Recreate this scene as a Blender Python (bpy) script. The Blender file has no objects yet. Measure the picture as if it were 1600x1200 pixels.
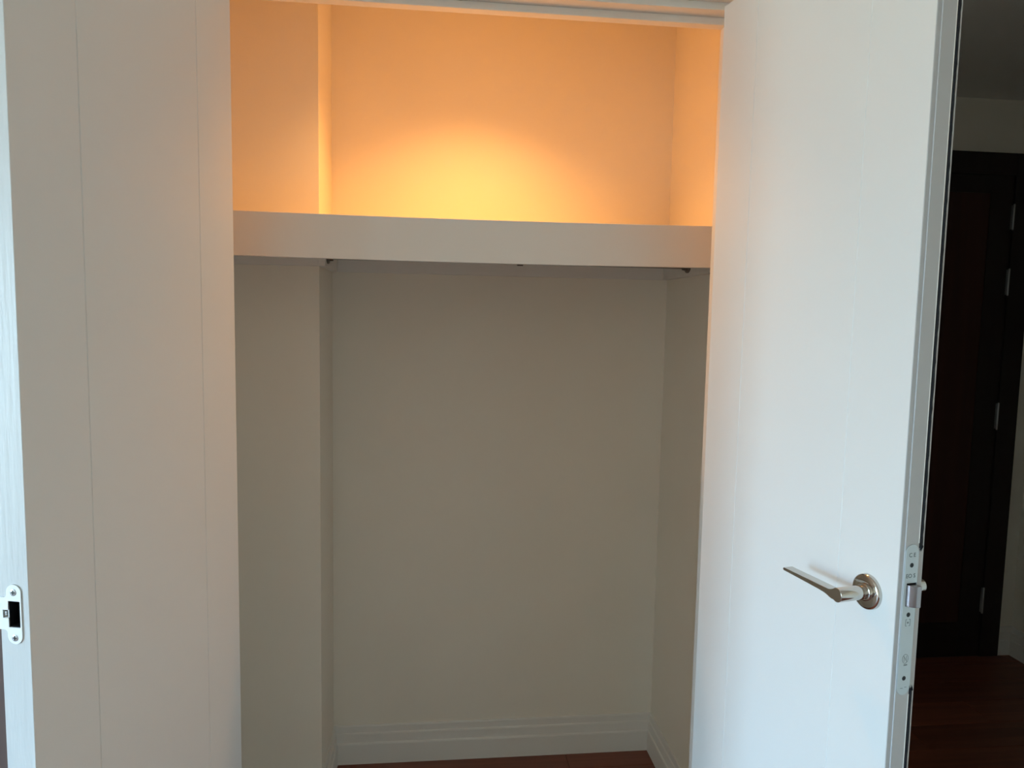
import bpy, bmesh, math, random
from mathutils import Vector, Matrix
random.seed(7)
S = bpy.context.scene
C = S.collection

# ------------------------------------------------------------------ camera, sky, exposure
H = 1.475
PITCH, ROLL, YAW, FPX = 0.0921, 0.0189, 0.1131, 1150.0
cd = bpy.data.cameras.new('camera')
cam = bpy.data.objects.new('camera', cd); C.objects.link(cam)
fw = Vector((math.sin(YAW)*math.cos(PITCH), math.cos(YAW)*math.cos(PITCH), -math.sin(PITCH)))
r0 = Vector((math.cos(YAW), -math.sin(YAW), 0)); u0 = r0.cross(fw)
r1 = math.cos(ROLL)*r0 + math.sin(ROLL)*u0
u1 = -math.sin(ROLL)*r0 + math.cos(ROLL)*u0
m = Matrix((r1, u1, -fw)).transposed().to_4x4(); m.translation = (0, 0, H)
cam.matrix_world = m
cd.sensor_fit = 'HORIZONTAL'; cd.sensor_width = 36.0; cd.lens = FPX/1600*36.0
cd.clip_start = 0.02
S.camera = cam

w = bpy.data.worlds.new('sky'); S.world = w; w.use_nodes = True
SKY = 48.0
bg = w.node_tree.nodes['Background']
bg.inputs[1].default_value = SKY
_wn = w.node_tree; _tc = _wn.nodes.new('ShaderNodeTexCoord'); _sx = _wn.nodes.new('ShaderNodeSeparateXYZ'); _wr = _wn.nodes.new('ShaderNodeValToRGB')
_mr = _wn.nodes.new('ShaderNodeMapRange'); _mr.inputs['From Min'].default_value = -1; _mr.inputs['From Max'].default_value = 1
_wr.color_ramp.elements[0].position = 0.47; _wr.color_ramp.elements[0].color = (0.31, 0.385, 0.41, 1)      # ground and buildings below the horizon
_wr.color_ramp.elements[1].position = 0.53; _wr.color_ramp.elements[1].color = (0.53, 0.92, 1.33, 1)      # overcast sky
_wn.links.new(_tc.outputs['Generated'], _sx.inputs[0]); _wn.links.new(_sx.outputs['Z'], _mr.inputs[0])
_wn.links.new(_mr.outputs[0], _wr.inputs[0]); _wn.links.new(_wr.outputs[0], bg.inputs[0])
WIN_Y0, WIN_Y1, WIN_Z0, WIN_Z1 = -1.28, 0.07, 0.15, 1.95
ROOM_L, ROOM_R, ROOM_B = -4.1, 2.615, -2.4
al = bpy.data.lights.new('window_portal', 'AREA'); al.shape = 'RECTANGLE'
al.size = WIN_Z1-WIN_Z0; al.size_y = WIN_Y1-WIN_Y0; al.cycles.is_portal = True
ao = bpy.data.objects.new('window_portal', al); C.objects.link(ao)
ao.location = (ROOM_L-0.11, (WIN_Y0+WIN_Y1)/2, (WIN_Z0+WIN_Z1)/2)
ao.rotation_euler = (0, math.radians(-90), 0)
S.view_settings.view_transform = 'Standard'; S.view_settings.look = 'None'
S.view_settings.exposure = 0.0; S.view_settings.gamma = 1.0
S.view_settings.use_curve_mapping = False
LAMP_W, LENS_E = 50.0, 20.0
LAMP_COL = (1.0, 0.47, 0.125)

# ------------------------------------------------------------------ materials
def mat(name, col, rough=0.5, metal=0.0, var=0.0, scale=8.0, bump=0.0, bscale=200.0, stretch=(1, 1, 1), spec=0.5, emit=None):
    mt = bpy.data.materials.new(name); mt.use_nodes = True
    nt = mt.node_tree; b = nt.nodes['Principled BSDF']
    b.inputs['Base Color'].default_value = (*col, 1)
    b.inputs['Roughness'].default_value = rough; b.inputs['Metallic'].default_value = metal
    b.inputs['Specular IOR Level'].default_value = spec
    if emit:
        b.inputs['Emission Color'].default_value = (*emit[0], 1); b.inputs['Emission Strength'].default_value = emit[1]
    tc = nt.nodes.new('ShaderNodeTexCoord'); mp = nt.nodes.new('ShaderNodeMapping')
    mp.inputs['Scale'].default_value = stretch
    nt.links.new(tc.outputs['Object'], mp.inputs[0])
    if var > 0:
        n = nt.nodes.new('ShaderNodeTexNoise'); n.inputs['Scale'].default_value = scale; n.inputs['Detail'].default_value = 4
        r = nt.nodes.new('ShaderNodeValToRGB')
        r.color_ramp.elements[0].position = 0.3; r.color_ramp.elements[1].position = 0.7
        r.color_ramp.elements[0].color = (*[c*(1-var) for c in col], 1)
        r.color_ramp.elements[1].color = (*[min(1, c*(1+var)) for c in col], 1)
        nt.links.new(mp.outputs[0], n.inputs['Vector']); nt.links.new(n.outputs['Fac'], r.inputs[0])
        nt.links.new(r.outputs[0], b.inputs['Base Color'])
    if bump > 0:
        n2 = nt.nodes.new('ShaderNodeTexNoise'); n2.inputs['Scale'].default_value = bscale; n2.inputs['Detail'].default_value = 3
        bp = nt.nodes.new('ShaderNodeBump'); bp.inputs['Strength'].default_value = bump; bp.inputs['Distance'].default_value = 0.001
        nt.links.new(mp.outputs[0], n2.inputs['Vector']); nt.links.new(n2.outputs['Fac'], bp.inputs['Height'])
        nt.links.new(bp.outputs[0], b.inputs['Normal'])
    return mt

def wood(name, c0, c1, rough=0.4, scale=3.0, along=(0.35, 9, 9), per_object=0.0):
    mt = bpy.data.materials.new(name); mt.use_nodes = True
    nt = mt.node_tree; b = nt.nodes['Principled BSDF']; b.inputs['Roughness'].default_value = rough
    tc = nt.nodes.new('ShaderNodeTexCoord'); mp = nt.nodes.new('ShaderNodeMapping'); mp.inputs['Scale'].default_value = along
    n = nt.nodes.new('ShaderNodeTexNoise'); n.inputs['Scale'].default_value = scale; n.inputs['Detail'].default_value = 6; n.inputs['Distortion'].default_value = 0.6
    r = nt.nodes.new('ShaderNodeValToRGB')
    r.color_ramp.elements[0].position = 0.28; r.color_ramp.elements[1].position = 0.72
    r.color_ramp.elements[0].color = (*c0, 1); r.color_ramp.elements[1].color = (*c1, 1)
    oi = nt.nodes.new('ShaderNodeObjectInfo'); ad = nt.nodes.new('ShaderNodeVectorMath'); ad.operation = 'ADD'
    mlt = nt.nodes.new('ShaderNodeMath'); mlt.operation = 'MULTIPLY'; mlt.inputs[1].default_value = 40
    nt.links.new(tc.outputs['Object'], mp.inputs[0]); nt.links.new(oi.outputs['Random'], mlt.inputs[0])
    nt.links.new(mp.outputs[0], ad.inputs[0]); nt.links.new(mlt.outputs[0], ad.inputs[1])
    nt.links.new(ad.outputs[0], n.inputs['Vector']); nt.links.new(n.outputs['Fac'], r.inputs[0])
    out = r.outputs[0]
    if per_object:
        hs = nt.nodes.new('ShaderNodeHueSaturation'); mr = nt.nodes.new('ShaderNodeMapRange')
        mr.inputs['To Min'].default_value = 1-per_object; mr.inputs['To Max'].default_value = 1+per_object
        nt.links.new(oi.outputs['Random'], mr.inputs[0]); nt.links.new(mr.outputs[0], hs.inputs['Value'])
        nt.links.new(out, hs.inputs['Color']); out = hs.outputs[0]
    nt.links.new(out, b.inputs['Base Color'])
    return mt

WALL = (0.905, 0.81, 0.68)
M_wall = mat('wall_paint', WALL, 0.7, var=0.012, scale=3, bump=0.12, bscale=350, spec=0.3)
M_ceil = mat('ceiling_paint', (0.86, 0.83, 0.77), 0.8, spec=0.2)
M_trim = mat('trim_paint', (0.84, 0.775, 0.695), 0.42, bump=0.05, bscale=120)
M_door = mat('door_paint', (0.805, 0.775, 0.735), 0.40, bump=0.10, bscale=220, spec=0.4)
M_edge = mat('brushed_edge_dimmed', (0.64, 0.64, 0.63), 0.45, var=0.03, scale=30, bump=0.5, bscale=160, stretch=(1, 1, 0.12))  # real brush streaks; white paint darkened here to dim the lit edge
M_edge_shaded = mat('shaded_lock_edge', (0.53, 0.51, 0.50), 0.45)  # lock edge greyed, its shade put into the base colour
M_shelf = mat('shelf_paint', (0.84, 0.77, 0.69), 0.5, spec=0.35)
M_nickel = mat('polished_nickel', (0.58, 0.545, 0.50), 0.10, 1.0)
M_steel = mat('satin_steel', (0.55, 0.59, 0.60), 0.38, 0.55)
M_bolt = mat('bolt_steel', (0.36, 0.34, 0.35), 0.25, 0.9)
M_rail = mat('rail_metal', (0.16, 0.135, 0.115), 0.4, 0.6)
M_strike = mat('white_enamel', (0.92, 0.93, 0.93), 0.3)
M_screw = mat('screw_zinc', (0.40, 0.40, 0.40), 0.35, 0.7)
M_black = mat('black_plastic', (0.006, 0.006, 0.008), 0.6)
M_slot = mat('screw_recess', (0.03, 0.03, 0.03), 0.6)
M_ink = mat('stamped_mark', (0.13, 0.16, 0.165), 0.6)
M_seal = mat('seal_brush', (0.004, 0.005, 0.010), 0.75, var=0.5, scale=300, bump=0.8, bscale=500)
M_dark = wood('dark_stained_wood', (0.007, 0.003, 0.003), (0.012, 0.006, 0.005), 0.5, 3, (9, 9, 0.4))
M_red = wood('red_brown_wood', (0.030, 0.006, 0.003), (0.046, 0.010, 0.005), 0.5, 3, (9, 9, 0.4))
M_brown = wood('mid_brown_wood', (0.10, 0.062, 0.052), (0.13, 0.082, 0.07), 0.5, 3, (9, 9, 0.4))
M_plank = wood('plank_wood', (0.17, 0.048, 0.025), (0.28, 0.082, 0.043), 0.42, 3.0, (0.5, 10, 10), 0.18)
M_sub = mat('subfloor_dark', (0.03, 0.018, 0.012), 0.8)
M_lens = mat('lamp_lens', (1, 0.9, 0.7), 0.5, emit=(LAMP_COL, LENS_E))
M_glass = bpy.data.materials.new('window_glass'); M_glass.use_nodes = True
_n = M_glass.node_tree; _n.nodes.clear()
_o = _n.nodes.new('ShaderNodeOutputMaterial'); _t = _n.nodes.new('ShaderNodeBsdfTransparent'); _g = _n.nodes.new('ShaderNodeBsdfGlossy')
_x = _n.nodes.new('ShaderNodeMixShader'); _x.inputs[0].default_value = 0.05; _g.inputs['Roughness'].default_value = 0.02
_t.inputs[0].default_value = (0.95, 0.97, 0.96, 1)
_n.links.new(_t.outputs[0], _x.inputs[1]); _n.links.new(_g.outputs[0], _x.inputs[2]); _n.links.new(_x.outputs[0], _o.inputs[0])

# ------------------------------------------------------------------ helpers
def box(bm, x0, x1, y0, y1, z0, z1):
    v = [bm.verts.new(p) for p in ((x0, y0, z0), (x1, y0, z0), (x1, y1, z0), (x0, y1, z0), (x0, y0, z1), (x1, y0, z1), (x1, y1, z1), (x0, y1, z1))]
    for f in ((3, 2, 1, 0), (4, 5, 6, 7), (0, 1, 5, 4), (1, 2, 6, 5), (2, 3, 7, 6), (3, 0, 4, 7)):
        bm.faces.new([v[i] for i in f])

def prism(bm, pts, fn, a, b):
    """closed outline pts (p, q) swept from a to b; fn(p, q, t) -> xyz"""
    lo = [bm.verts.new(fn(p, q, a)) for p, q in pts]; hi = [bm.verts.new(fn(p, q, b)) for p, q in pts]
    n = len(pts)
    for i in range(n):
        bm.faces.new((lo[i], lo[(i+1) % n], hi[(i+1) % n], hi[i]))
    bm.faces.new(lo[::-1]); bm.faces.new(hi)

def lathe(bm, prof, fn, n=48):
    """prof list of (radius, t); fn(c, s, t) -> xyz"""
    rings = []
    for r, t in prof:
        rings.append([bm.verts.new(fn(r*math.cos(2*math.pi*k/n), r*math.sin(2*math.pi*k/n), t)) for k in range(n)])
    for a, b in zip(rings, rings[1:]):
        for k in range(n):
            bm.faces.new((a[k], a[(k+1) % n], b[(k+1) % n], b[k]))
    bm.faces.new(rings[0][::-1]); bm.faces.new(rings[-1])

def obj(name, bm, mt, parent=None, bevel=0.0, smooth=False, seg=2):
    bmesh.ops.recalc_face_normals(bm, faces=bm.faces)
    me = bpy.data.meshes.new(name); bm.to_mesh(me); bm.free()
    me.materials.append(mt)
    o = bpy.data.objects.new(name, me); C.objects.link(o)
    if smooth:
        for p in me.polygons: p.use_smooth = True
        try: me.set_sharp_from_angle(angle=math.radians(35))
        except Exception: pass
    if bevel:
        md = o.modifiers.new('bevel', 'BEVEL'); md.width = bevel; md.segments = seg; md.limit_method = 'ANGLE'; md.angle_limit = math.radians(40)
    if parent: o.parent = parent
    return o

def empty(name, loc=(0, 0, 0), rz=0.0, parent=None):
    o = bpy.data.objects.new(name, None); C.objects.link(o); o.location = loc; o.rotation_euler = (0, 0, rz)
    o.empty_display_size = 0.1
    if parent: o.parent = parent
    return o

def tag(o, label=None, cat=None, kind=None, group=None):
    if label: o['label'] = label
    if cat: o['category'] = cat
    if kind: o['kind'] = kind
    if group: o['group'] = group
    return o

def struct(name, boxes, mt, label, cat):
    bm = bmesh.new()
    for b in boxes: box(bm, *b)
    return tag(obj(name, bm, mt), label, cat, 'structure')

def bake(o):
    """apply an object's modifiers into its mesh"""
    dg = bpy.context.evaluated_depsgraph_get()
    me = bpy.data.meshes.new_from_object(o.evaluated_get(dg)); old = o.data; o.modifiers.clear(); o.data = me; bpy.data.meshes.remove(old)

def cut(o, boxes):
    bm = bmesh.new()
    for b in boxes: box(bm, *b)
    bmesh.ops.recalc_face_normals(bm, faces=bm.faces)
    me = bpy.data.meshes.new('cutter'); bm.to_mesh(me); bm.free()
    c = bpy.data.objects.new('cutter', me); C.objects.link(c); c.parent = o.parent
    md = o.modifiers.new('cut', 'BOOLEAN'); md.operation = 'DIFFERENCE'; md.object = c; md.solver = 'EXACT'
    bpy.context.view_layer.update(); bake(o)
    bpy.data.objects.remove(c); bpy.data.meshes.remove(me)

def sheet(name, loops, fn, thick, mt, parent):
    """flat plate with holes: loops of (p, q), first the outline; fn(p, q, t) -> xyz with t across the thickness"""
    cu = bpy.data.curves.new('outline', 'CURVE'); cu.dimensions = '2D'; cu.fill_mode = 'BOTH'; cu.extrude = thick/2
    for lp in loops:
        sp = cu.splines.new('POLY'); sp.points.add(len(lp)-1); sp.use_cyclic_u = True
        for i, (p, q) in enumerate(lp): sp.points[i].co = (p, q, 0, 1)
    t = bpy.data.objects.new('outline', cu); C.objects.link(t)
    dg = bpy.context.evaluated_depsgraph_get(); bpy.context.view_layer.update()
    me = bpy.data.meshes.new_from_object(t.evaluated_get(dg))
    for v in me.vertices:
        p, q, z = v.co; v.co = fn(p, q, z+thick/2)
    bpy.data.objects.remove(t); bpy.data.curves.remove(cu)
    bm = bmesh.new(); bm.from_mesh(me); bpy.data.meshes.remove(me)
    bmesh.ops.remove_doubles(bm, verts=bm.verts, dist=1e-6)
    return obj(name, bm, mt, parent)

def text(name, s, size, fn, depth, mt, parent, stretch=1.0):
    cu = bpy.data.curves.new('text', 'FONT'); cu.body = s; cu.size = size; cu.extrude = depth/2; cu.offset = 0.0001; cu.align_x = 'CENTER'; cu.align_y = 'CENTER'
    t = bpy.data.objects.new('text', cu); C.objects.link(t)
    bpy.context.view_layer.update(); dg = bpy.context.evaluated_depsgraph_get()
    me = bpy.data.meshes.new_from_object(t.evaluated_get(dg))
    for v in me.vertices:
        p, q, z = v.co; v.co = fn(p*stretch, q, z+depth/2)
    bpy.data.objects.remove(t); bpy.data.curves.remove(cu)
    bm = bmesh.new(); bm.from_mesh(me); bpy.data.meshes.remove(me)
    return obj(name, bm, mt, parent)

# ------------------------------------------------------------------ dimensions
YF, YI = 1.5366, 1.600            # room face and closet face of the closet front wall
YB = 2.3444                       # closet back wall
XL, XR = -0.56, 0.7676            # closet side walls
YC, XC = 2.0752, -0.2996          # boxed column front and side
JL, JR = -0.424, 0.637            # rebate faces of the jambs
ZC = 2.4137; YH = 2.9248          # ceiling, far wall of the hall
HL = 0.90                         # hall side face of the closet side wall
OL, OR, OZ = JL-0.024, JR+0.024, 2.140

# ------------------------------------------------------------------ floor of individual planks
fl = struct('floor', [(ROOM_L-0.1, ROOM_R+0.1, ROOM_B-0.1, YH+0.1, -0.12, -0.010)], M_sub,
            'red-brown wooden plank floor running through the closet and the dark hall', 'floor')
PW, PL = 0.15, 1.28
y = ROOM_B; row = 0
while y < YH:
    y1 = min(y+PW, YH); x = ROOM_L - [0, 0.55, 0.2, 0.86, 0.4, 1.02][row % 6]
    while x < ROOM_R:
        a, b = max(x, ROOM_L), min(x+PL, ROOM_R)
        if b-a > 0.02 and y1-y > 0.02:
            bm = bmesh.new(); hx, hy = (b-a)/2, (y1-y)/2; g = 0.0007; c = 0.0016
            def ring(i, z): return [bm.verts.new((sx*(hx-i), sy*(hy-i), z)) for sx, sy in ((-1, -1), (1, -1), (1, 1), (-1, 1))]
            r_ = [ring(g, -0.0100), ring(g, -c), ring(g+c, 0)]
            for p, q in zip(r_, r_[1:]):
                for k in range(4): bm.faces.new((p[k], p[(k+1) % 4], q[(k+1) % 4], q[k]))
            bm.faces.new(r_[-1])
            o = obj('plank', bm, M_plank, fl); o.location = ((a+b)/2, (y+y1)/2, 0)
        x += PL
    y = y1; row += 1

# ------------------------------------------------------------------ walls and ceiling
struct('ceiling', [(ROOM_L-0.1, ROOM_R+0.1, ROOM_B-0.1, YH+0.1, ZC, ZC+0.1)], M_ceil, 'plain white ceiling over room, closet and dark hall', 'ceiling')
struct('wall_front', [(ROOM_L, OL, YF, YI, 0, ZC), (OR, HL, YF, YI, 0, ZC), (OL, OR, YF, YI, OZ, ZC)], M_wall, 'off-white wall around the closet doorway', 'wall')
struct('wall_back', [(XL-0.1, XR, YB, YB+0.1, 0, ZC)], M_wall, 'plain back wall of the closet, orange above the shelf and grey below', 'wall')
struct('wall_closet_left', [(XL-0.1, XL, YI, YB, 0, ZC)], M_wall, 'left side wall of the closet, beside the boxed column', 'wall')
struct('wall_closet_right', [(XR, HL, YI, YH, 0, ZC)], M_wall, 'right side wall of the closet behind the open leaf with the lever', 'wall')
struct('wall_column', [(XL, XC, YC, YB, 0, ZC)], M_wall, 'boxed column in the left back corner of the closet', 'column')
struct('wall_hall', [(HL, ROOM_R, YH, YH+0.1, 0, ZC)], M_wall, 'dim far wall of the hall above and beside the dark door', 'wall')
struct('wall_right', [(ROOM_R, ROOM_R+0.1, ROOM_B, YH+0.1, 0, ZC)], M_wall, 'dim side wall of the hall at the far right edge', 'wall')
struct('wall_hall_blocker', [(1.62, 1.72, ROOM_B, 1.45, 0, ZC)], M_wall, 'unseen wall added right of the camera to keep room light out of the hall', 'wall')  # added out of view to block room light and darken the hall
struct('wall_rear', [(ROOM_L-0.1, ROOM_R+0.1, ROOM_B-0.1, ROOM_B, 0, ZC)], M_wall, 'plain wall of the room behind the camera', 'wall')
struct('wall_left', [(ROOM_L-0.1, ROOM_L, ROOM_B, WIN_Y0, 0, ZC), (ROOM_L-0.1, ROOM_L, WIN_Y1, YI, 0, ZC),
                     (ROOM_L-0.1, ROOM_L, WIN_Y0, WIN_Y1, 0, WIN_Z0), (ROOM_L-0.1, ROOM_L, WIN_Y0, WIN_Y1, WIN_Z1, ZC)], M_wall,
       'room wall left of the closet, with the daylight window', 'wall')

win = tag(empty('window_1', (ROOM_L-0.05, (WIN_Y0+WIN_Y1)/2, WIN_Z0)), 'tall two-pane window in the left room wall', 'window', 'structure')
hw, hh = (WIN_Y1-WIN_Y0)/2, WIN_Z1-WIN_Z0
bm = bmesh.new()
box(bm, -0.03, 0.03, -hw, -hw+0.05, 0, hh); box(bm, -0.03, 0.03, hw-0.05, hw, 0, hh)
box(bm, -0.03, 0.03, -hw+0.05, hw-0.05, 0, 0.05); box(bm, -0.03, 0.03, -hw+0.05, hw-0.05, hh-0.05, hh)
box(bm, -0.03, 0.03, -0.03, 0.03, 0.05, hh-0.05)
obj('window_frame', bm, M_trim, win)
for s in (-1, 1):
    bm = bmesh.new(); a, b = sorted((s*0.03, s*(hw-0.05))); box(bm, -0.003, 0.003, a, b, 0.05, hh-0.05)
    obj('pane', bm, M_glass, win)

BB = [(0, 0), (0.014, 0), (0.014, 0.0665), (0.0128, 0.0705), (0.0095, 0.0725), (0.0095, 0.0985), (0.0085, 0.1025), (0.0055, 0.1045), (0.0055, 0.1245), (0.004, 0.1285), (0, 0.1285)]
def baseboard(name, p0, p1, nrm, label, e0=0.0, e1=0.0):
    """run along the wall from p0 to p1, profile standing out along nrm"""
    d = Vector(p1)-Vector(p0); L = d.length; d.normalize(); n_ = Vector(nrm)
    bm = bmesh.new()
    lo = [bm.verts.new((p0[0]+d.x*e0*q+n_.x*q, p0[1]+d.y*e0*q+n_.y*q, z)) for q, z in BB]
    hi = [bm.verts.new((p0[0]+d.x*(L-e1*q)+n_.x*q, p0[1]+d.y*(L-e1*q)+n_.y*q, z)) for q, z in BB]
    n = len(BB)
    for i in range(n): bm.faces.new((lo[i], lo[(i+1) % n], hi[(i+1) % n], hi[i]))
    bm.faces.new(lo[::-1]); bm.faces.new(hi)
    return tag(obj(name, bm, M_trim), label, 'baseboard', 'structure')
baseboard('baseboard_back', (XC, YB), (XR, YB), (0, -1), 'stepped white baseboard along the closet back wall', 1, 1)
baseboard('baseboard_right', (XR, YB), (XR, YI), (-1, 0), 'stepped white baseboard along the closet right wall', 1, 0)
baseboard('baseboard_column', (XC, YC), (XC, YB), (1, 0), 'stepped white baseboard on the side of the boxed column', -1, 1)
baseboard('baseboard_column_front', (XL, YC), (XC, YC), (0, -1), 'stepped white baseboard on the front of the boxed column', 0, -1)
baseboard('baseboard_hall', (2.541, YH), (ROOM_R, YH), (0, -1), 'short white baseboard right of the dark hall door', 0, 1)
baseboard('baseboard_hall_right', (ROOM_R, YH), (ROOM_R, ROOM_B), (-1, 0), 'white baseboard along the hall side wall at the right edge', 1, 0)

# ------------------------------------------------------------------ closet door frame (rebated lining and architrave)
fr = tag(empty('trim_1', (JL, YF, 0)), 'white rebated door frame around the closet opening', 'door frame', 'structure')
def part_boxes(name, boxes, mt, parent, bevel=0.0):
    bm = bmesh.new(); L = parent.location
    for b in boxes: box(bm, b[0]-L.x, b[1]-L.x, b[2]-L.y, b[3]-L.y, b[4], b[5])
    return obj(name, bm, mt, parent, bevel)
part_boxes('jamb', [(OL, JL, YF, YI, 0, 2.1158)], M_trim, fr, 0.0015)
part_boxes('jamb', [(JR, OR, YF, YI, 0, 2.1158)], M_trim, fr, 0.0015)
part_boxes('head_lining', [(OL, OR, YF, YI, 2.1158, OZ)], M_trim, fr, 0.0015)
part_boxes('door_stop', [(JL, JL+0.0155, 1.573, YI, 0, 2.1003)], M_trim, fr, 0.0015)
part_boxes('door_stop', [(JR-0.0155, JR, 1.573, YI, 0, 2.1003)], M_trim, fr, 0.0015)
part_boxes('head_stop', [(JL, JR, 1.573, YI, 2.1003, 2.1158)], M_trim, fr, 0.0015)
AL, AR, AZ = JL-0.014, JR+0.014, 2.1297
part_boxes('architrave', [(AL-0.065, AL, 1.5186, YF, 0, AZ+0.065)], M_trim, fr, 0.003)
part_boxes('architrave', [(AR, AR+0.065, 1.5186, YF, 0, AZ+0.065)], M_trim, fr, 0.003)
part_boxes('head_architrave', [(AL, AR, 1.5186, YF, AZ, AZ+0.065)], M_trim, fr, 0.003)

# ------------------------------------------------------------------ shelf with fascia and wall cleats
ZS0, ZS1, YS = 1.6001, 1.6998, 1.7379
xm, xh = (XL+XR)/2, (XR-XL)/2
def sag(x): return -0.0042*max(0, 1-((x-xm)/(xh))**2) + 0.0012
sh = tag(empty('closet_shelf', (xm, YS, ZS0)), 'white full-width shelf with a deep front board, under orange lamp light in the closet', 'shelf')
N = 40
def strip(bm, y0, y1f, z0, z1, xa=XL+0.0005, xb=XR-0.0005, n=N):
    rows = []
    for i in range(n+1):
        x = xa+(xb-xa)*i/n; s = sag(x); yb = y1f(x) if callable(y1f) else y1f
        rows.append([bm.verts.new((x-xm, yy-YS, zz+s-ZS0)) for yy, zz in ((y0, z0), (yb, z0), (yb, z1), (y0, z1))])
    for a, b in zip(rows, rows[1:]):
        for k in range(4): bm.faces.new((a[k], a[(k+1) % 4], b[(k+1) % 4], b[k]))
    bm.faces.new(rows[0][::-1]); bm.faces.new(rows[-1])
bm = bmesh.new(); strip(bm, YS, YS+0.018, ZS0, ZS1); obj('front_board', bm, M_shelf, sh, 0.001)
bm = bmesh.new(); strip(bm, YS+0.0182, YC-0.0005, ZS1-0.018, ZS1-0.0003)
strip(bm, YC-0.0005, YB-0.0005, ZS1-0.018, ZS1-0.0003, XC+0.0008, XR-0.0005, 30)
obj('shelf_board', bm, M_shelf, sh)
def cleat(x0, x1, y0, y1):
    bm = bmesh.new(); box(bm, x0-xm, x1-xm, y0-YS, y1-YS, 0.0, ZS1-0.0225-ZS0); obj('cleat', bm, M_shelf, sh, 0.0012)
CT = 0.018
cleat(XC+CT, XR-CT, YB-CT, YB-0.0003); cleat(XR-CT, XR-0.0003, YS+0.02, YB-0.0003)
cleat(XC+0.0003, XC+CT, YC-CT, YB-0.0003); cleat(XL+0.0003, XC+0.0002, YC-CT, YC-0.0003)

# ------------------------------------------------------------------ hanging rail (hidden behind the front board but for its lower edge)
RY, RZ = 2.10, 1.6335
rl = tag(empty('hanging_rail', (XC+CT, RY, RZ)), 'dark metal clothes rail close under the shelf, only its lower edge and sockets showing', 'rail')
RLEN = XR-CT-(XC+CT)
bm = bmesh.new(); lathe(bm, [(0.0125, 0.006), (0.0125, RLEN-0.006)], lambda c, s, t: (t, c, s), 24); obj('rail_tube', bm, M_rail, rl, smooth=True)
for t0, d in ((0.0002, 1), (RLEN-0.0002, -1)):
    bm = bmesh.new()
    lathe(bm, [(0.0245, t0), (0.0245, t0+d*0.004), (0.022, t0+d*0.006), (0.017, t0+d*0.007), (0.0165, t0+d*0.016), (0.0128, t0+d*0.016)], lambda c, s, t: (t, c, s), 28)
    obj('rail_socket', bm, M_rail, rl, smooth=True)
bm = bmesh.new(); xc_ = 0.255-(XC+CT)
lathe(bm, [(0.0126, xc_-0.008), (0.0165, xc_-0.008), (0.0165, xc_+0.008), (0.0126, xc_+0.008)], lambda c, s, t: (t, c, s), 24)
box(bm, xc_-0.006, xc_+0.006, -0.004, 0.004, 0.014, ZS1-0.0225-RZ)
obj('rail_bracket', bm, M_rail, rl, smooth=True)

# ------------------------------------------------------------------ door leaves
T = 0.044; ZL0, ZL1 = 0.008, 2.1133
G1, G2 = 0.2165, 0.769
def leaf_outline(W, lock):
    gw, gd = 0.0013, (0.0008 if lock else 0.0014)
    p = [(0, 0)]
    for g in (G1*W, G2*W): p += [(g-gw, 0), (g-0.0003, gd), (g+0.0003, gd), (g+gw, 0)]
    if lock:
        p += [(W-0.0008, 0), (W, 0.0008), (W, 0.0083), (W+0.002, 0.0083), (W+0.002, 0.0338), (W-0.004, 0.0338), (W-0.004, 0.0405), (W+0.002, 0.0405), (W+0.002, T-0.001), (W+0.001, T)]
    else:
        p += [(W-0.0008, 0), (W, 0.0008), (W, T-0.0008), (W-0.0008, T)]
    for g in (G2*W, G1*W): p += [(g+gw, T), (g+0.0003, T-gd), (g-0.0003, T-gd), (g-gw, T)]
    p += [(0, T)]
    return p
def hinges(root, sy):
    for z in (0.24, 1.05, 1.86):
        bm = bmesh.new()
        lathe(bm, [(0.0035, z-0.052), (0.0065, z-0.049), (0.0065, z+0.049), (0.0035, z+0.052)], lambda c, s, t: (0.010+c, sy*(T+0.0068)+s, t), 16)
        obj('hinge', bm, M_steel, root, smooth=True)

# --- left leaf with strike plate
Lh, Lf = Vector((-0.3821, 1.5111)), Vector((-0.5196, 1.0010))
WL = (Lf-Lh).length; aL = math.atan2(Lf.y-Lh.y, Lf.x-Lh.x)
dl = tag(empty('door_1', (Lh.x, Lh.y, 0), aL), 'left white closet leaf standing open, two thin grooves and a strike plate in its edge', 'door', 'structure')
bm = bmesh.new(); prism(bm, leaf_outline(WL, False), lambda p, q, t: (p, -q, t), ZL0, ZL1)
bmesh.ops.recalc_face_normals(bm, faces=bm.faces)
leafL = obj('leaf', bm, M_door, dl)
SZ = 1.0705                                              # strike centre height
cut(leafL, [(WL-0.016, WL+0.01, -0.0303, -0.0127, SZ-0.018, SZ+0.018), (WL-0.008, WL+0.01, -0.0385, -0.0320, SZ-0.005, SZ+0.005)])
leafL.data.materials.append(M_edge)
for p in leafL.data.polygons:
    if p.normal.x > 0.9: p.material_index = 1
hinges(dl, -1)
def arc(cx, cy, r, a0, a1, n=8):
    return [(cx+r*math.cos(math.radians(a0+(a1-a0)*k/n)), cy+r*math.sin(math.radians(a0+(a1-a0)*k/n))) for k in range(n+1)]
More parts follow.
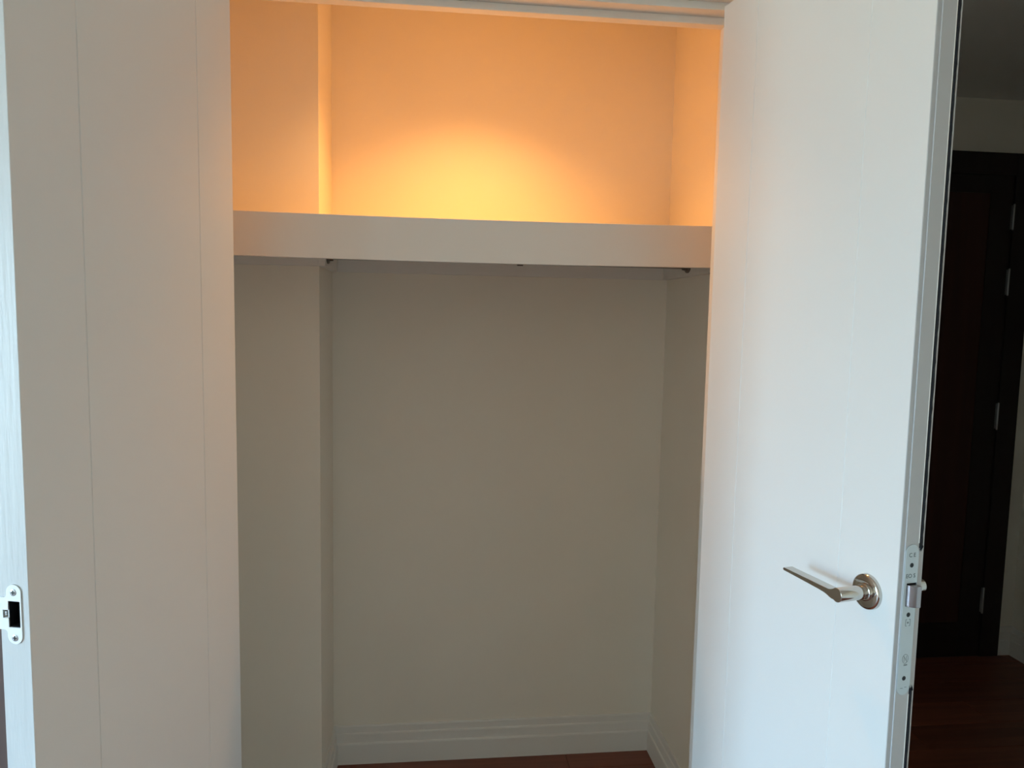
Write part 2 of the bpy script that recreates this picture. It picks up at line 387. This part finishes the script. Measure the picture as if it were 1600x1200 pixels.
# outline in (w, z): w = distance from the inner face, z from strike centre
rr = 0.0108; wc = 0.0216; top = 0.0405; lipw = T+0.0035
out = []
out += arc(wc, top-rr, rr, 0, 180, 14)[::-1]             # from inner side (w small) over the top to the outer side
out = [(wc-rr*math.cos(math.radians(a)), top-rr+rr*math.sin(math.radians(a))) for a in range(0, 181, 12)]
out += [(wc+rr+0.0045-0.0045*math.cos(math.radians(a)), 0.0225+0.0+0.0045-0.0045*math.sin(math.radians(a))) for a in range(0, 91, 15)]
out += [(lipw, 0.0225), (lipw, -0.0215)]
out += [(wc+rr+0.0045-0.0045*math.sin(math.radians(a)), -0.0215-0.0045+0.0045*math.cos(math.radians(a))) for a in range(0, 91, 15)]
out += [(wc+rr*math.cos(math.radians(a)), -(top-rr)-rr*math.sin(math.radians(a))) for a in range(0, 181, 12)]
hole = [(0.0127, 0.018), (0.0302, 0.018), (0.0302, 0.0055), (0.0385, 0.0055), (0.0385, -0.0055), (0.0302, -0.0055), (0.0302, -0.018), (0.0127, -0.018)]
st = sheet('strike_plate', [out, hole], lambda p, q, t: (WL+0.0001+t, -p, SZ+q), 0.0016, M_strike, dl)
st['label'] = 'white enamelled strike plate with lip'
bm = bmesh.new(); box(bm, WL-0.0155, WL-0.0145, -0.0302, -0.0128, SZ-0.0178, SZ+0.0178)
for b in ((-0.0308, -0.0298, -0.0179, 0.0179), (-0.0132, -0.0122, -0.0179, 0.0179)): box(bm, WL-0.015, WL-0.0002, b[0], b[1], SZ+b[2], SZ+b[3])
box(bm, WL-0.015, WL-0.0002, -0.0302, -0.0128, SZ+0.0172, SZ+0.0182); box(bm, WL-0.015, WL-0.0002, -0.0302, -0.0128, SZ-0.0182, SZ-0.0172)
obj('dust_box', bm, M_black, dl)['label'] = 'black pocket behind the strike plate'
bm = bmesh.new(); box(bm, WL-0.0078, WL-0.007, -0.0384, -0.0321, SZ-0.0049, SZ+0.0049); o = obj('slot_backing', bm, M_black, st)
bm = bmesh.new(); box(bm, WL-0.007, WL+0.0005, -0.0365, -0.0335, SZ-0.0028, SZ+0.0028); o = obj('adjusting_tab', bm, M_screw, st, 0.0006)
def screw(root, fn, z, r=0.0046):
    """countersunk screw head with a cross recess; fn(a, b, t): a across, b up, t outwards"""
    bm = bmesh.new(); lathe(bm, [(r, -0.0003), (r, 0.0003), (r*0.8, 0.0006)], fn, 20); o = obj('screw', bm, M_screw, root, smooth=True)
    bm = bmesh.new()
    for a, b in ((0.62, 0.17), (0.17, 0.62)):
        v = [fn(sx*a*r, sy*b*r, t) for t in (0.0004, 0.0009) for sx, sy in ((-1, -1), (1, -1), (1, 1), (-1, 1))]
        vs = [bm.verts.new(p) for p in v]
        for f in ((3, 2, 1, 0), (4, 5, 6, 7), (0, 1, 5, 4), (1, 2, 6, 5), (2, 3, 7, 6), (3, 0, 4, 7)): bm.faces.new([vs[i] for i in f])
    return o, bm
for z in (0.030, -0.032):
    f = lambda a, b, t, z=z: (WL+0.0018+t, -wc-a, SZ+z+b)
    o, bm = screw(st, f, z); x = obj('cross_recess', bm, M_slot, st)

# --- right leaf with lever handle and mortise lock
Rh, Rf = Vector((0.5950, 1.5127)), Vector((0.6990, 0.9965))
WR = (Rf-Rh).length; aR = math.atan2(Rf.y-Rh.y, Rf.x-Rh.x)
dr = tag(empty('door_2', (Rh.x, Rh.y, 0), aR), 'right white closet leaf standing open, with polished lever handle and lock in its edge', 'door', 'structure')
bm = bmesh.new(); prism(bm, leaf_outline(WR, True), lambda p, q, t: (p, q, t), ZL0, ZL1)
leafR = obj('leaf', bm, M_door, dr)
leafR.data.materials.append(M_edge_shaded)
E_ = WR+0.002                                            # plane of the lock edge
BZ0, BZ1, BW0, BW1 = 1.0515, 1.0875, 0.0135, 0.0330
cut(leafR, [(WR-0.02, WR+0.02, BW0, BW1, BZ0, BZ1)])
for p in leafR.data.polygons:
    if p.center.x > WR-0.005 and p.normal.x > -0.5: p.material_index = 1
hinges(dr, 1)
FZ0, FZ1 = 0.9125, 1.1467; fc = (0.0085+0.0335)/2; fr_ = 0.0123
outl = [(fc+fr_*math.cos(math.radians(a)), FZ1-fr_+fr_*math.sin(math.radians(a))) for a in range(0, 181, 12)]
outl += [(fc+fr_*math.cos(math.radians(a)), FZ0+fr_+fr_*math.sin(math.radians(a))) for a in range(180, 361, 12)]
hl = [(BW0+0.0003, BZ0), (BW1-0.0003, BZ0), (BW1-0.0003, BZ1), (BW0+0.0003, BZ1)]
lp = sheet('lock_plate', [outl, hl], lambda p, q, t: (E_+0.0001+t, p, q), 0.0012, M_steel, dr)
lp['label'] = 'grey steel lock forend with latch'
bm = bmesh.new(); X0 = WR-0.019
box(bm, X0, X0+0.001, BW0, BW1, BZ0, BZ1)
for a, b in ((BW0-0.0005, BW0+0.0005), (BW1-0.0005, BW1+0.0005)): box(bm, X0, E_-0.0003, a, b, BZ0, BZ1)
for a, b in ((BZ0-0.0005, BZ0+0.0005), (BZ1-0.0005, BZ1+0.0005)): box(bm, X0, E_-0.0003, BW0, BW1, a, b)
obj('lock_case', bm, M_black, dr)
bm = bmesh.new()
bev = [(-0.014, 0.0150), (0.0022, 0.0150), (0.0060, 0.0170), (0.0095, 0.0205), (0.0118, 0.0250), (0.0122, 0.0285), (0.0122, 0.0318), (-0.014, 0.0318)]
prism(bm, bev, lambda p, q, t: (E_+p, q, t), BZ0+0.0008, BZ1-0.0022)
obj('latch_bolt', bm, M_bolt, lp, 0.0006, smooth=True)
for z in (1.1150, 1.0385, 0.9387):
    f = lambda a, b, t, z=z: (E_+0.0011+t, fc+a, z+b)
    o, bm = screw(lp, f, z, 0.0036); o.data.materials[0] = M_slot; obj('cross_recess', bm, M_black, lp)
PX = E_+0.0012
ft = lambda p, q, t: (PX+t, fc+p, q)
text('lettering', 'C E', 0.0088, lambda p, q, t: ft(p, q+1.1305, t), 0.0003, M_ink, lp)
text('lettering', 'EO S', 0.0088, lambda p, q, t: ft(p-0.0008, q+1.0985, t), 0.0003, M_ink, lp)
text('lettering', 'mm', 0.0045, lambda p, q, t: ft(p+0.001, q+0.9600, t), 0.0003, M_ink, lp)
bm = bmesh.new()                                         # oval stamp with a slash
def ringmark(cx, cz, a_, b_, wd):
    n = 28
    o_ = [[bm.verts.new((PX+t, fc+cx+(a_+e)*math.cos(2*math.pi*k/n), cz+(b_+e)*math.sin(2*math.pi*k/n))) for k in range(n)] for e, t in ((0, 0), (0, .0003), (wd, .0003), (wd, 0))]
    for p, q in zip(o_, o_[1:]):
        for k in range(n): bm.faces.new((p[k], p[(k+1) % n], q[(k+1) % n], q[k]))
ringmark(0.0, 0.9695, 0.0052, 0.0068, 0.0006)
def bar(c0, z0, c1, z1, wd=0.0006):
    d = Vector((c1-c0, z1-z0)).normalized(); n_ = Vector((-d.y, d.x))*wd/2
    vs = [bm.verts.new((PX+t, fc+c+s*n_.x, z+s*n_.y)) for t in (0, .0003) for c, z, s in ((c0, z0, -1), (c1, z1, -1), (c1, z1, 1), (c0, z0, 1))]
    for f in ((3, 2, 1, 0), (4, 5, 6, 7), (0, 1, 5, 4), (1, 2, 6, 5), (2, 3, 7, 6), (3, 0, 4, 7)): bm.faces.new([vs[i] for i in f])
bar(-0.0035, 0.9745, 0.0035, 0.9645); bar(-0.002, 0.9650, -0.002, 0.9735); bar(0.002, 0.9655, 0.002, 0.9740)
for a in ((-0.0042, 1.0212, -0.0042, 1.0312), (-0.0042, 1.0312, -0.0018, 1.0312), (-0.0042, 1.0212, -0.0018, 1.0212), (0.0042, 1.0212, 0.0042, 1.0312), (0.0042, 1.0312, 0.0018, 1.0312), (0.0042, 1.0212, 0.0018, 1.0212)): bar(*a, 0.0007)
bar(-0.0012, 1.0262, 0.0012, 1.0262, 0.0026)
bar(-0.006, 0.9235, -0.001, 0.9230); bar(0.002, 0.9245, 0.006, 0.9240)
obj('stamped_marks', bm, M_ink, lp)
bm = bmesh.new(); box(bm, WR-0.0038, E_-0.0001, 0.0339, 0.0404, 0.9205, 1.1400)
obj('edge_filler', bm, M_edge_shaded, dr)
def seal(z0, z1):
    bm = bmesh.new(); n = max(8, int((z1-z0)/0.01)); rows = []
    for i in range(n+1):
        z = z0+(z1-z0)*i/n; j = random.uniform(-0.0006, 0.0008)
        rows.append([bm.verts.new(p) for p in ((WR-0.0039, 0.0340, z), (E_+0.0006+j, 0.0345, z), (E_+0.0012+j, 0.0372, z), (E_+0.0004-j, 0.0400, z), (WR-0.0039, 0.0404, z))])
    for a, b in zip(rows, rows[1:]):
        for k in range(5): bm.faces.new((a[k], a[(k+1) % 5], b[(k+1) % 5], b[k]))
    bm.faces.new(rows[0][::-1]); bm.faces.new(rows[-1])
    return bm
def frayed(bm, z, sg):
    for k in range(5):
        w0 = 0.0345+0.0011*k; a = random.uniform(-0.0035, 0.0005); L = random.uniform(0.004, 0.008)
        v = [(E_+0.0006, w0, z-sg*0.004), (E_+0.0006, w0+0.0014, z-sg*0.004), (E_+0.0026, w0+0.0007, z-sg*0.002), (E_+0.0022, w0+a, z+sg*L)]
        vs = [bm.verts.new(p) for p in v]
        for f in ((0, 1, 2), (0, 3, 1), (1, 3, 2), (2, 3, 0)): bm.faces.new([vs[i] for i in f])
bm = seal(1.1402, ZL1-0.001); frayed(bm, 1.1405, -1); obj('brush_seal', bm, M_seal, dr)['label'] = 'black brush seal above the lock'
bm = seal(ZL0+0.001, 0.9203); frayed(bm, 0.9200, 1); obj('brush_seal', bm, M_seal, dr)['label'] = 'black brush seal below the lock'
for a, b in ((FZ1+0.001, ZL1-0.001), (ZL0+0.001, FZ0-0.001)):
    bm = bmesh.new(); box(bm, E_-0.0002, E_+0.0006, 0.0327, 0.0337, a, b); obj('seal_carrier', bm, M_trim, dr)

HU, HZ = 0.472, 1.0555
def lever(side):
    """side -1: on the visible inner face (towards -y); +1: on the outer face"""
    y0 = 0.0 if side < 0 else T
    def Y(t): return y0+side*t
    def rev(c, s, t): return (HU+c, Y(t), HZ+s)
    bm = bmesh.new()
    lathe(bm, [(0.0112, 0.0200), (0.0112, 0.0605), (0.0106, 0.0614)], rev, 40)
    hv = obj('lever_handle', bm, M_nickel, dr, smooth=True)
    hv['label'] = 'polished nickel lever handle' if side < 0 else 'lever handle on the outer face'
    # blade: flat bar from the neck towards the hinges, flowing out of the round neck in an S-curve
    tip, top_ = HU-0.126, 0.0032
    o_ = [(tip, HZ+0.0008), (tip+0.0015, HZ+0.0020)]
    o_ += [(HU-0.030, HZ+top_), (HU-0.018, HZ+top_+0.0002), (HU-0.0125, HZ+0.0052), (HU-0.0078, HZ+0.0078)]
    o_ += [(HU+0.0111*math.cos(math.radians(a)), HZ+0.0111*math.sin(math.radians(a))) for a in range(130, -131, -12)]
    o_ += [(HU-0.0100, HZ-0.0097), (HU-0.0145, HZ-0.0088), (HU-0.020, HZ-0.0070), (HU-0.027, HZ-0.0056), (HU-0.040, HZ-0.0047), (tip+0.0015, HZ-0.0028), (tip, HZ-0.0016)]
    bm = bmesh.new(); prism(bm, o_, lambda p, q, t: (p, Y(t), q), 0.0435, 0.0616)
    obj('lever_blade', bm, M_nickel, hv, 0.0007, smooth=True)
    bm = bmesh.new()
    lathe(bm, [(0.0278, 0.0002), (0.0278, 0.0050), (0.0272, 0.0062), (0.0258, 0.0074), (0.0240, 0.0080), (0.0140, 0.0080), (0.0138, 0.0105), (0.0128, 0.0112), (0.0112, 0.0113)], rev, 64)
    obj('rose', bm, M_nickel, hv, smooth=True)
    bm = bmesh.new()
    lathe(bm, [(0.0098, 0.0113), (0.0098, 0.0130), (0.0108, 0.0134), (0.0108, 0.0148), (0.0098, 0.0152), (0.0098, 0.0172), (0.0104, 0.0176), (0.0104, 0.0196), (0.0098, 0.0200)], rev, 40)
    obj('collar', bm, M_nickel, hv, smooth=True)
lever(-1); lever(1)

# ------------------------------------------------------------------ dark doors
def dark_door(name, x0, x1, yw, ztop, fw_, label, leafm, panm, hinge_x=None, zl=None):
    """closed door on the wall plane yw, frame from x0 to x1"""
    d = tag(empty(name, (x0, yw, 0)), label, 'door', 'structure')
    zl = zl or ztop-fw_
    for a, b, c, e in ((x0, x0+fw_, 0, ztop), (x1-fw_, x1, 0, ztop), (x0+fw_, x1-fw_, zl, ztop)):
        part_boxes('frame_board' if e-c < 0.5 or a in (x0, x1-fw_) else 'frame_board', [(a, b, yw-0.020, yw-0.0005, c, e)], leafm, d, 0.003)
    a, b = x0+fw_, x1-fw_; sw = 0.105
    part_boxes('stile', [(a, a+sw, yw-0.012, yw-0.0005, 0.0006, zl)], leafm, d, 0.001)
    part_boxes('stile', [(b-sw, b, yw-0.012, yw-0.0005, 0.0006, zl)], leafm, d, 0.001)
    part_boxes('rail', [(a+sw, b-sw, yw-0.012, yw-0.0005, 0.0006, 0.16)], leafm, d, 0.001)
    part_boxes('rail', [(a+sw, b-sw, yw-0.012, yw-0.0005, zl-0.075, zl)], leafm, d, 0.001)
    part_boxes('panel', [(a+sw, b-sw, yw-0.008, yw-0.0005, 0.16, zl-0.075)], panm, d)['label'] = 'red-brown door panel'
    if hinge_x:
        for z0, z1 in ((1.876, 1.984), (1.601, 1.715), (1.024, 1.142), (0.202, 0.320)):
            bm = bmesh.new()
            lathe(bm, [(0.003, z0), (0.0042, z0+0.003), (0.0042, z1-0.003), (0.003, z1)], lambda c, s, t: (hinge_x-x0+c, -0.024+s, t), 14)
            box(bm, hinge_x-x0-0.003, hinge_x-x0+0.003, -0.021, -0.012, z0+0.004, z1-0.004)
            obj('hinge', bm, M_screw, d, smooth=True)['label'] = 'grey steel hinge'
    return d
dark_door('door_3', 1.44, 2.541, YH, 2.194, 0.092, 'dark brown wooden door at the end of the hall, with grey hinges', M_dark, M_red, 2.4435)
dark_door('door_4', -1.76, -0.70, YF, 2.17, 0.085, 'brown wooden door in a sliver left of the left closet leaf', M_brown, M_brown)

# ------------------------------------------------------------------ closet downlight
LX, LY = 0.12, 1.91
dn = tag(empty('downlight', (LX, LY, ZC)), 'warm round downlight in the closet ceiling above the shelf', 'lamp')
bm = bmesh.new()
lathe(bm, [(0.030, -0.0005), (0.045, -0.0005), (0.045, -0.004), (0.040, -0.006), (0.033, -0.006), (0.030, -0.002)], lambda c, s, t: (c, s, t), 40)
obj('lamp_ring', bm, M_trim, dn, smooth=True)
bm = bmesh.new(); lathe(bm, [(0.0315, -0.0062), (0.0315, -0.0075), (0.028, -0.0082)], lambda c, s, t: (c, s, t), 32); obj('lamp_lens', bm, M_lens, dn)
sl = bpy.data.lights.new('downlight_beam', 'SPOT'); sl.energy = LAMP_W; sl.color = LAMP_COL
sl.spot_size = math.radians(114); sl.spot_blend = 1.0; sl.shadow_soft_size = 0.02
so = bpy.data.objects.new('downlight_beam', sl); C.objects.link(so); so.location = (LX, LY, ZC-0.03)
